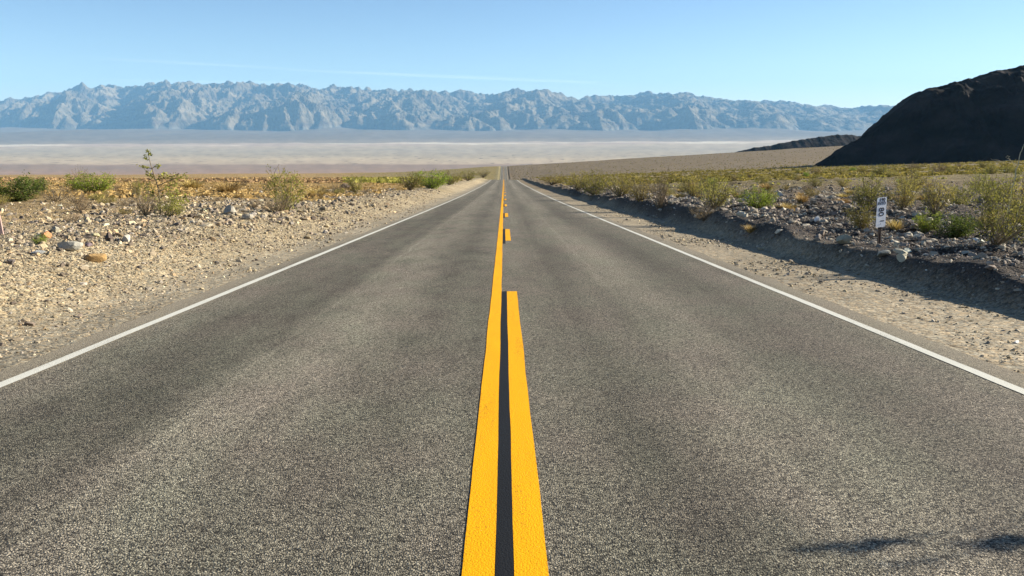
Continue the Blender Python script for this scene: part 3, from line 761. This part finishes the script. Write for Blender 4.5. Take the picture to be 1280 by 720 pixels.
KIND = {}
def stalk_mesh(seed):
    r = np.random.default_rng(seed); g = Geo(); C = []
    q = np.linspace(0, 1, 12)[:, None]; main = q * np.array([-.06, 0, 1.0]) + np.sin(q * 5) * np.array([.03, .02, 0]); g.tube(main, np.linspace(.016, .004, 12), 5)
    def twig(i, d, n, sp):
        p0 = main[i]; p1 = p0 + np.array(d); Q = np.stack([p0, (p0 + p1) / 2 + r.normal(0, .012, 3), p1]); g.tube(Q, [.007, .005, .003], 4)
        for k in (.55, .8, 1.0): C.append(p0 + (p1 - p0) * k + r.normal(0, 1, (n // 3, 3)) * sp * np.array([1, 1, .7]))
    C.append(main[-1] + r.normal(0, .020, (26, 3))); C.append(main[-2] + np.array([.01, 0, .04]) + r.normal(0, .018, (22, 3))); C.append(main[-2] + np.array([-.05, 0, -.02]) + r.normal(0, .018, (24, 3)))
    for a_ in ((8, (-.17, .02, .03), 36, .022), (7, (-.12, .0, .05), 24, .02), (8, (.10, .05, .04), 24, .022), (6, (.32, .0, .08), 54, .026), (6, (.20, -.1, .11), 45, .03), (5, (.42, .05, .16), 54, .028), (6, (-.12, .1, .07), 45, .03),
               (4, (.2, .1, .12), 70, .05), (4, (-.22, 0, .1), 60, .05), (3, (.3, -.1, .08), 90, .06), (3, (-.26, .1, .1), 60, .05), (2, (.36, 0, .10), 110, .06), (2, (-.2, -.1, .12), 60, .06), (1, (.28, .1, .08), 110, .06)): twig(*a_)
    C = np.concatenate(C); V, Fc, T = leaf_quads(C, .018 * np.exp(r.normal(0, .3, len(C))), .5, .4, r, r.random(len(C)))
    return g.mesh('stems', M_STEM), mesh_np('foliage', V, Fc, False, [M_CREO], {'tint': T})
KIND['stalk'] = [stalk_mesh(5)]
def reg(kind, seeds, **kw): KIND[kind] = [bush_mesh(s, **kw) for s in seeds]
reg('creosote', (1, 2, 3), n_stem=26, mat=M_CREO, leaves=1900, leaf=.019)
reg('olive', (4, 5, 6), n_stem=32, mat=M_OLIVE, leaves=1900, leaf=.018, aspect=.35, up=.9, clumpy=.055)
reg('dark', (7, 8), n_stem=34, mat=M_DKGRN, leaves=4200, leaf=.026, low=.05, spread=1.3, clumpy=.06)
reg('bright', (9, 10), n_stem=30, mat=M_BRITE, leaves=3200, spread=1.2, low=.05, up=1.0)
reg('open', (12,), n_stem=34, mat=M_CREO, leaves=4600, leaf=.0105, spread=1.2, branches=7, low=.15, clumpy=.035, stem_r=.008)
reg('dry', (13, 14), n_stem=34, mat=M_DRY, leaves=1100, leaf=.020, aspect=.12, up=1.0, clumpy=.05, branches=7)
TUFT = [tuft_mesh(s, 170, M_STRAW) for s in (1, 2, 3)]

def shrub(kind, p, h, wid, label, group=None, name='desert_bush', cat='bush', k=None, rz=None):
    st, fo = KIND[kind][(random.randrange(9) if k is None else k) % len(KIND[kind])]
    e = bpy.data.objects.new(name, None); COL.objects.link(e); e.empty_display_size = .2
    e.location = (p[0], p[1], p[2] - .02); e.scale = (wid, wid, h); e.rotation_euler = (0, 0, random.uniform(0, 6.28) if rz is None else rz)
    obj('stems', st, e); obj('foliage', fo, e); tag(e, label, cat, group); return e
def shrub_px(kind, px, py, top, wpx, label, **kw):
    p = at(px, py); u = mpp(p); return shrub(kind, p, (py - top) * u, wpx * u, label, **kw)
def tuft(p, h, wid, label, group=None):
    e = obj('dry_grass_tuft', TUFT[random.randrange(3)]); e.location = (p[0], p[1], p[2] - .01); e.scale = (wid, wid, h); e.rotation_euler = (0, 0, random.uniform(0, 6.28))
    tag(e, label, 'dry grass', group); return e
def tuft_px(px, py, hpx, wpx, label, group=None):
    p = at(px, py); u = mpp(p); return tuft(p, hpx * u, wpx * u, label, group)

# left side
shrub_px('dark', 12, 252, 219, 75, 'dense dark green bush at the left edge on the gravel plain')
shrub_px('dark', 40, 243, 221, 36, 'smaller dark green bush touching the dense one at the left edge')
shrub_px('bright', 120, 241, 216, 58, 'grass green bush with a flat top on the left plain')
shrub_px('bright', 98, 239, 217, 36, 'low green bush joined to the left side of the flat topped one')
shrub_px('dry', 103, 235, 209, 22, 'thin brown dry stalks sticking out above the grass green bush', name='dry_bush')
shrub_px('dry', 70, 252, 232, 40, 'low brown dry brush between the two left green bushes', name='dry_bush')
shrub_px('dry', 96, 255, 238, 30, 'low tan dry brush in front of the grass green bush', name='dry_bush')
shrub_px('stalk', 200, 268, 189, 78, 'tall sparse creosote with one leafy stalk rising against the valley', k=0, rz=0)
shrub_px('creosote', 214, 270, 243, 38, 'low leafy creosote clump at the foot of the tall sparse stalk')
shrub_px('dry', 183, 270, 232, 34, 'brown dry bush left of the tall sparse creosote', name='dry_bush')
shrub_px('creosote', 172, 247, 222, 16, 'small thin creosote on the left plain behind the brown dry bush')
shrub_px('creosote', 358, 264, 208, 50, 'rounded green creosote with two tall shoots on the left crest', k=1)
shrub_px('dry', 345, 266, 240, 44, 'brown undergrowth around the foot of the rounded green creosote', name='dry_bush')
shrub_px('creosote', 445, 243, 219, 26, 'small green creosote on the left crest beside a dark rock')
shrub_px('dry', 424, 243, 226, 28, 'small brown bush left of the small green creosote', name='dry_bush')
shrub_px('bright', 540, 236, 213, 50, 'broad green bush on the left verge before the crest')
shrub_px('creosote', 512, 238, 216, 40, 'olive green bush against the left flank of the broad verge bush')
shrub_px('creosote', 562, 231, 212, 30, 'upright green bush on the verge right of the broad bush')
shrub_px('creosote', 585, 226, 212, 26, 'dark green bush on the left verge near the crest')
shrub_px('olive', 604, 222, 212, 18, 'last little bush on the left verge where the road drops away')
shrub_px('bright', 51, 305, 292, 20, 'tiny green plant in front of the orange stone', name='desert_plant', cat='plant')
# right side
shrub_px('olive', 690, 231, 217, 36, 'low olive bush nearest the crest on the right verge')
shrub_px('olive', 722, 238, 214, 36, 'olive bush right of the crest bush on the right verge')
shrub_px('creosote', 742, 244, 211, 42, 'tall green bush on the right verge above the deep shadow')
shrub_px('olive', 775, 246, 215, 44, 'yellowish olive bush between the tall green one and the dry stalks')
shrub_px('olive', 800, 252, 219, 40, 'broad yellow green bush just left of the dry reddish stalks')
shrub_px('dry', 824, 262, 209, 28, 'tall dry reddish brown stalks standing between two olive bushes', name='dry_bush')
shrub_px('olive', 868, 247, 217, 38, 'olive bush right of the reddish dry stalks')
shrub_px('olive', 893, 262, 219, 52, 'large olive bush rising from the rubble left of the bright green one')
shrub_px('dry', 880, 276, 250, 40, 'dry twigs at the foot of the large olive bush', name='dry_bush')
shrub_px('bright', 947, 262, 233, 46, 'bright green bush in the middle of the right rubble plain')
shrub_px('creosote', 1085, 263, 211, 44, 'upright green bush behind the roadside marker')
shrub_px('creosote', 1078, 286, 256, 44, 'dark leafy bush just behind and left of the marker plate')
shrub_px('olive', 1128, 262, 226, 36, 'thin olive bush behind and right of the marker')
shrub_px('olive', 1168, 268, 222, 44, 'yellow green bush midway between the marker and the right edge')
shrub_px('bright', 1158, 290, 262, 34, 'low bright green bush in front of the yellow green one')
shrub_px('dark', 1190, 298, 266, 56, 'dark green bush in the shade left of the big edge bush')
big = shrub_px('open', 1244, 306, 218, 104, 'biggest green bush with bleached dead branches at the right edge', k=0)
shrub_px('olive', 1278, 280, 214, 60, 'olive bush behind the biggest one, cut by the right edge')
def dead_branches(root_o, p, specs):
    g = Geo(); r = np.random.default_rng(9)
    for pts, rad in specs:
        P = np.array(pts, float); q = np.linspace(0, 1, len(P)); qq = np.linspace(0, 1, len(P) * 3)
        Q = np.stack([np.interp(qq, q, P[:, i]) for i in range(3)], -1) + r.normal(0, .010, (len(qq), 3)); Q[0] = P[0]
        g.tube(Q, np.linspace(rad, rad * .35, len(qq)), 5)
    me = g.mesh('dead_branch', M_DEAD); o = obj('dead_branch', me); o.parent = root_o
    # given in metres: undo the parent's scale and turn
    o.matrix_parent_inverse = root_o.matrix_basis.inverted() @ Matrix.Translation(Vector(p))
    o['label'] = 'bleached bare branches'
bp = at(1262, 303); u = mpp(bp)
root_big = big
bpy.context.view_layer.update()
def px3(dx, dy, dep=0): return (dx * u, dep, -dy * u)
dead_branches(root_big, bp, [
    ([px3(0, 0), px3(-2, -40, .1), px3(0, -75, .1), px3(2, -98, .1), px3(4, -112, .1), px3(8, -124, .1)], .014),
    ([px3(1, -96, .1), px3(-8, -101, .1), px3(-20, -100, .1), px3(-32, -103, .1)], .007),
    ([px3(-8, -101, .1), px3(-12, -107, .1), px3(-15, -104, .1)], .005),
    ([px3(-2, 0), px3(-12, -30, -.1), px3(-10, -62, -.1), px3(-14, -78, -.1)], .012),
    ([px3(-4, 0), px3(-24, -30, -.2), px3(-38, -48, -.2)], .010),
    ([px3(-1, 0), px3(8, -22, -.2), px3(22, -40, -.2)], .012),
    ([px3(-4, 2), px3(-18, -16, -.3), px3(-26, -22, -.3), px3(-30, -36, -.3)], .009),
    ([px3(0, 0), px3(6, -36, 0), px3(16, -60, 0), px3(14, -78, 0)], .010)])
for (x_, y_, h_, w_, lb) in [(1003, 253, 11, 26, 'orange straw tuft just right of the bright green bush'), (984, 262, 9, 30, 'wide straw tuft right below the bright green bush'),
                             (1062, 243, 7, 16, 'small straw tuft on the right plain above the marker'), (938, 291, 10, 22, 'pale straw tuft on the rubble before the bright green bush'),
                             (1119, 287, 14, 24, 'yellow straw tuft right behind the marker plate'), (958, 237, 8, 28, 'straw tuft among the far bushes beyond the bright green one'),
                             (866, 236, 9, 22, 'orange straw tuft behind the olive bushes'), (285, 240, 14, 44, 'rust orange grass clump on the left plain between two creosotes'),
                             (240, 236, 12, 36, 'orange grass clump right of the tall sparse creosote'), (395, 246, 12, 36, 'orange grass clump right of the rounded creosote')]:
    tuft_px(x_, y_, h_, w_, lb)

# scattered single bushes of the plains
rb = random.Random(12); placed = []
def free(x, y, d):
    for a, b in placed:
        if (a - x) ** 2 + (b - y) ** 2 < d * d: return False
    placed.append((x, y)); return True
nr = 0; tries = 0
while nr < 78 and tries < 6000:
    tries += 1
    y_ = math.exp(rb.uniform(math.log(22), math.log(190))); x_ = 7.6 + rb.random() * (y_ * .68 - 7)
    if x_ < 7.6 or not free(x_, y_, 1.2 + y_ * .015): continue
    if y_ < 45 and x_ < 11: continue
    h_ = rb.choice([rb.uniform(.35, .7), rb.uniform(.6, 1.15)]); kd = rb.choices(['olive', 'creosote', 'dry', 'bright'], [5, 3, 3.2, .5])[0]
    nm = 'dry_bush' if kd == 'dry' else 'desert_bush'
    far = y_ > 70
    lb = {'olive': 'yellow olive bush', 'creosote': 'green creosote bush', 'dry': 'brown dry bush', 'bright': 'leaf green bush'}[kd]
    lb += ' scattered far out on the right plain' if far else ' scattered on the right plain beyond the rubble berm'
    shrub(kd, (x_, y_, float(H(x_, y_))), h_, h_ * rb.uniform(.9, 1.6), lb, ('far ' if far else 'near ') + lb.split(' scattered')[0] + 'es of the right plain', name=nm); nr += 1
nr = 0
while nr < 22:
    y_ = rb.uniform(60, 190); x_ = y_ * rb.uniform(.36, .70)
    if not free(x_, y_, 3): continue
    h_ = rb.uniform(1.1, 1.9); kd = rb.choice(['olive', 'creosote', 'olive', 'dry'])
    lb = {'olive': 'yellow olive bush', 'creosote': 'green creosote bush', 'dry': 'brown dry bush'}[kd] + ' standing tall against the foot of the black hill'
    shrub(kd, (x_, y_, float(H(x_, y_))), h_, h_ * rb.uniform(.9, 1.5), lb, lb.split(' standing')[0] + 'es before the black hill', name='dry_bush' if kd == 'dry' else 'desert_bush'); nr += 1
nl = 0; tries = 0
while nl < 75 and tries < 4000:
    tries += 1
    y_ = math.exp(rb.uniform(math.log(17), math.log(200))); x_ = -(8.5 + rb.random() * (y_ * .68 - 8))
    if x_ > -8.5 or not free(x_, y_, 1.5 + y_ * .02): continue
    h_ = rb.uniform(.22, .5); kd = rb.choices(['olive', 'creosote', 'dry'], [1.2, 1, 6])[0]
    nm = 'dry_bush' if kd == 'dry' else 'desert_bush'
    lb = {'olive': 'low yellow olive bush', 'creosote': 'low green creosote bush', 'dry': 'low brown dry bush'}[kd] + ' scattered on the orange left plain'
    shrub(kd, (x_, y_, float(H(x_, y_))), h_, h_ * rb.uniform(1.4, 2.4), lb, lb.split(' scattered')[0] + 'es of the left plain', name=nm); nl += 1
for k in range(26):
    y_ = math.exp(rb.uniform(math.log(17), math.log(60))); x_ = 8 + rb.random() * (y_ * .66 - 7)
    if x_ < 7.5: continue
    tuft((x_, y_, float(H(x_, y_))), rb.uniform(.15, .3), rb.uniform(.4, .8), 'straw coloured grass tuft in the rubble of the right plain', 'straw tufts of the right plain')

# ------------------------------------------------------------------ stuff: far scrub and orange dry grass
def tuft_stuff(name, x, y, h, wid, blades, mat, label, seed, tint_bias):
    r = np.random.default_rng(seed); n = len(x); z = H(x, y)
    az = r.uniform(0, 2 * PI, (n, blades)); o = wid[:, None] * np.sqrt(r.random((n, blades))) * .5
    ln = h[:, None] * r.uniform(.4, 1, (n, blades)) * (1 - .5 * (o / (wid[:, None] * .5)) ** 2)
    cx = x[:, None] + np.cos(az) * o; cy = y[:, None] + np.sin(az) * o
    sw = (wid[:, None] * r.uniform(.10, .26, (n, blades))); a2 = r.uniform(0, PI, (n, blades))
    sx, sy = np.cos(a2) * sw, np.sin(a2) * sw; zz = z[:, None] + 0 * ln
    lx, ly = r.normal(0, .15, (2, n, blades)) * h[:, None]
    V = np.stack([np.stack([cx - sx, cy - sy, zz - .03], -1), np.stack([cx + sx, cy + sy, zz + ln * .3], -1),
                  np.stack([cx + lx + sx * .3, cy + ly + sy * .3, zz + ln], -1), np.stack([cx + lx - sx, cy + ly - sy, zz + ln * .7], -1)], 2).reshape(-1, 3)
    T = np.clip(np.repeat((r.random((n, 1)) * .6 + r.random((n, blades)) * .4 + tint_bias).ravel(), 4), 0, 1)
    return tag(obj(name, mesh_np(name, V, np.arange(len(V)).reshape(-1, 4), False, [mat], {'tint': T})), label, kind='stuff')
r = np.random.default_rng(44)
n = 13000; y = logu(95, 1150, n, r); x = 9 + r.random(n) * (y * .72)
tuft_stuff('far_scrub', x, y, r.uniform(.35, 1.0, n) * (.5 + .5 * smooth(130, 500, y)), r.uniform(.6, 1.7, n), 8, M_OLIVE, 'far scrub dotting the brown right plain', 1, -.32)
n = 4500; y = logu(120, 1150, n, r); x = -(9 + r.random(n) * (y * .72)); kp = (x > -.2 * y)
tuft_stuff('far_scrub', x[kp], y[kp], r.uniform(.3, .9, kp.sum()), r.uniform(.8, 2.0, kp.sum()), 8, M_OLIVE, 'far green scrub on the left plain beside the road', 2, -.2)
tuft_stuff('far_scrub', x[~kp], y[~kp], r.uniform(.2, .6, (~kp).sum()), r.uniform(.7, 1.9, (~kp).sum()), 8, M_DRY, 'far brown scrub dotting the open left plain', 5, 0)
n = 7000; y = logu(20, 330, n, r); x = -(8.5 + r.random(n) * (y * .72)); kp = fbm(x / 12, y / 22, 3) > -.18 + .5 * (y < 30); x, y = x[kp], y[kp]
tuft_stuff('dry_grass', x, y, r.uniform(.10, .30, len(x)), r.uniform(.3, .9, len(x)), 9, M_STRAW, 'orange dry grass covering the left plain', 3, 0)
n = 6000; y = logu(260, 1130, n, r); x = -(.12 * y + r.random(n) * (y * .62))
tuft_stuff('dry_grass', x, y, r.uniform(.25, .7, n), r.uniform(.8, 2.2, n), 9, M_STRAW, 'orange dry grass running to the far edge of the left plain', 6, 0)
n = 700; y = logu(45, 260, n, r); x = 9 + r.random(n) * (y * .70); kp = fbm(x / 12, y / 22, 3) > .1; x, y = x[kp], y[kp]
tuft_stuff('dry_grass', x, y, r.uniform(.12, .35, len(x)), r.uniform(.3, .9, len(x)), 9, M_OLIVE, 'yellow dry grass between the bushes of the right plain', 4, -.15)

# tall roadside bush outside the right edge, whose top throws the shadows on the near lane
def wispy(label):
    r = np.random.default_rng(77); g = Geo(); C = []
    by = 2.95 + math.cos(SUN_AZ) * 5.2; bx = 6.5; bz = float(H(bx, by))
    for (gx, gy, hw, cnt, sp) in ((1.24, 2.92, .0, 45, .028), (1.44, 2.93, .0, 190, .036), (2.00, 2.95, .0, 150, .034), (2.24, 2.97, 0, 220, .05), (1.52, 2.76, 0, 40, .045)):
        ln = (bx - gx) / math.sin(SUN_AZ) * .985; tip = np.array([gx + ln * math.sin(SUN_AZ), gy + ln * math.cos(SUN_AZ), float(R(gy)) + ln * math.tan(SUN_EL)])
        p0 = np.array([bx + r.normal(0, .05), by + r.normal(0, .05), bz - .03]); q = np.linspace(0, 1, 8)[:, None]
        P = p0 * (1 - q) + tip * q + np.sin(q * PI) * r.normal(0, .05, 3); g.tube(P, np.linspace(.010, .003, 8), 4)
        C.append(tip + r.normal(0, 1, (cnt, 3)) * sp * np.array([1, .8, 1.3]))
    for k in range(14):
        az = r.uniform(0, 2 * PI); p0 = np.array([bx, by, bz - .03]); tip = p0 + np.array([math.cos(az) * .4, math.sin(az) * .4, r.uniform(.4, .75)]); q = np.linspace(0, 1, 6)[:, None]
        g.tube(p0 * (1 - q) + tip * q, np.linspace(.010, .003, 6), 4); C.append(tip + r.normal(0, 1, (90, 3)) * .08)
    C = np.concatenate(C) - np.array([bx, by, bz]); 
    for v in g.V: v -= np.array([bx, by, bz])
    V, Fc, T = leaf_quads(C, .016 * np.exp(r.normal(0, .3, len(C))), .5, .5, r, r.random(len(C)))
    e = bpy.data.objects.new('desert_bush', None); COL.objects.link(e); e.location = (bx, by, bz)
    obj('stems', g.mesh('stems', M_STEM), e); obj('foliage', mesh_np('foliage', V, Fc, False, [M_CREO], {'tint': T}), e); tag(e, label, 'bush')
wispy('tall wispy creosote on the right berm beside the viewer, its leafy tips shading the lane')

# ------------------------------------------------------------------ roadside marker and stake
def rounded_plate(w_, h_, t_, rad, n=6):
    pts = []
    for cx, cy, a0 in ((w_/2-rad, h_/2-rad, 0), (-w_/2+rad, h_/2-rad, PI/2), (-w_/2+rad, -h_/2+rad, PI), (w_/2-rad, -h_/2+rad, 1.5*PI)):
        for k in range(n + 1):
            a = a0 + PI / 2 * k / n; pts.append((cx + rad * math.cos(a), cy + rad * math.sin(a)))
    k = len(pts); V = [(x, -t_/2, y) for x, y in pts] + [(x, t_/2, y) for x, y in pts]
    me = bpy.data.meshes.new('plate')
    me.from_pydata(V, [], [tuple(range(k)), tuple(range(2*k-1, k-1, -1))] + [(i, i + k, (i + 1) % k + k, (i + 1) % k) for i in range(k)])
    me.update(); return me
M_PLATE = mat_plain('white_enamel', (.78, .80, .84), .45, 9, .85, 1.05)
M_INK = mat_plain('black_ink', (.015, .015, .03), .6)
M_POST = mat_plain('rusty_steel', (.045, .030, .025), .8)
sp = at(1099, 308); u = mpp(sp)
e = bpy.data.objects.new('roadside_marker', None); COL.objects.link(e); e.location = tuple(sp); e.rotation_euler = (0, math.radians(-2.6), math.radians(20))
tag(e, 'narrow white postmile marker on a dark post reading 190 INYO 80', 'road sign')
PW, PH = 15 * u, 37 * u; PC = (308 - 265.5) * u
# U-channel post
s_ = 2.6 * u; th = s_ * .25; prof = [(-s_, 0), (-s_, th), (-s_*.45, th), (-s_*.3, s_), (s_*.3, s_), (s_*.45, th), (s_, th), (s_, 0), (s_*.25, 0), (s_*.12, s_-th), (-s_*.12, s_-th), (-s_*.25, 0)]
k = len(prof); Vp = [(x, y, -.25) for x, y in prof] + [(x, y, PC + PH * .38) for x, y in prof]
me = bpy.data.meshes.new('post'); me.from_pydata(Vp, [], [(i, (i + 1) % k, (i + 1) % k + k, i + k) for i in range(k)] + [tuple(range(k - 1, -1, -1)), tuple(range(k, 2 * k))]); me.materials.append(M_POST)
po = obj('post', me, e); po.location = (0, .004, 0)
pm = rounded_plate(PW, PH, .003, PW * .14); pm.materials.append(M_PLATE); pl = obj('plate', pm, e); pl.location = (0, -.001, PC)
for bz in (.32, -.28):
    import bmesh
    bm = bmesh.new(); bmesh.ops.create_cone(bm, cap_ends=True, segments=8, radius1=PW * .035, radius2=PW * .03, depth=.006, matrix=Matrix.Translation((0, 0, 0)) @ Matrix.Rotation(PI/2, 4, 'X'))
    bmm = bpy.data.meshes.new('bolt'); bm.to_mesh(bmm); bm.free(); bmm.materials.append(M_POST); b = obj('bolt', bmm, pl); b.location = (PW * .0, -.004, PH * bz * 1.38)
def lettering(txt, size, x, z, rot, bold=0.0, sx=1):
    cu = bpy.data.curves.new('lettering', 'FONT'); cu.body = txt; cu.size = size; cu.align_x = 'CENTER'; cu.align_y = 'CENTER'; cu.extrude = .0008; cu.offset = bold
    tmp = bpy.data.objects.new('lettering', cu); COL.objects.link(tmp); bpy.context.view_layer.update()
    me = bpy.data.meshes.new_from_object(tmp.evaluated_get(bpy.context.evaluated_depsgraph_get())); bpy.data.objects.remove(tmp)
    me.name = 'lettering'; me.materials.clear(); me.materials.append(M_INK)
    o = obj('lettering', me, pl); o.matrix_basis = Matrix.Translation((x, -.003, z)) @ Matrix.Rotation(PI/2, 4, 'X') @ Matrix.Rotation(rot, 4, 'Z') @ Matrix.Diagonal((sx, 1, 1, 1))
    return o
lettering('190', PW * .42, PW * .04, PH * .415, 0, PW * .004)
lettering('INYO', PW * .35, 0, PH * .30, 0, PW * .003)
lettering('80', PW * .76, -PW * .02, PH * .02, -PI / 2, PW * .008, 1.0)
lettering('1', PW * .55, PW * .12, -PH * .29, -PI / 2, PW * .01, 1.0)

stp = at(2, 293); u = mpp(stp)
bm = bmesh.new(); w2 = 2.6 * u; hh = 24 * u
vs = [bm.verts.new(v) for v in [(-w2, -w2*.5, -.2), (w2, -w2*.5, -.2), (w2, w2*.5, -.2), (-w2, w2*.5, -.2), (-w2*.9, -w2*.5, hh*.94), (w2*.9, -w2*.5, hh), (w2*.9, w2*.5, hh), (-w2*.9, w2*.5, hh*.94)]]
for f in ((3,2,1,0), (4,5,6,7), (0,1,5,4), (1,2,6,5), (2,3,7,6), (3,0,4,7)): bm.faces.new([vs[i] for i in f])
bmesh.ops.bevel(bm, geom=bm.edges[:], offset=w2 * .15, segments=1, affect='EDGES')
me = bpy.data.meshes.new('wooden_stake'); bm.to_mesh(me); bm.free(); me.materials.append(mat_plain('weathered_pink_white_paint', (.46, .31, .26), .8, 30, .8, 1.1))
o = obj('wooden_stake', me); o.location = tuple(stp); o.rotation_euler = (0, math.radians(-3), .3)
tag(o, 'short pinkish white wooden stake at the left edge of the bank', 'stake')

# ------------------------------------------------------------------ render settings
scene.view_settings.view_transform = 'Standard'; scene.view_settings.look = 'None'
scene.view_settings.exposure = 1.3; scene.view_settings.gamma = 1; scene.view_settings.use_curve_mapping = False
scene.render.engine = 'CYCLES'
cy = scene.cycles; cy.max_bounces = 6; cy.diffuse_bounces = 2; cy.transparent_max_bounces = 12; cy.volume_bounces = 1
cy.use_denoising = True; cy.denoiser = 'OPENIMAGEDENOISE'; cy.denoising_input_passes = 'RGB_ALBEDO_NORMAL'; cy.denoising_prefilter = 'ACCURATE'
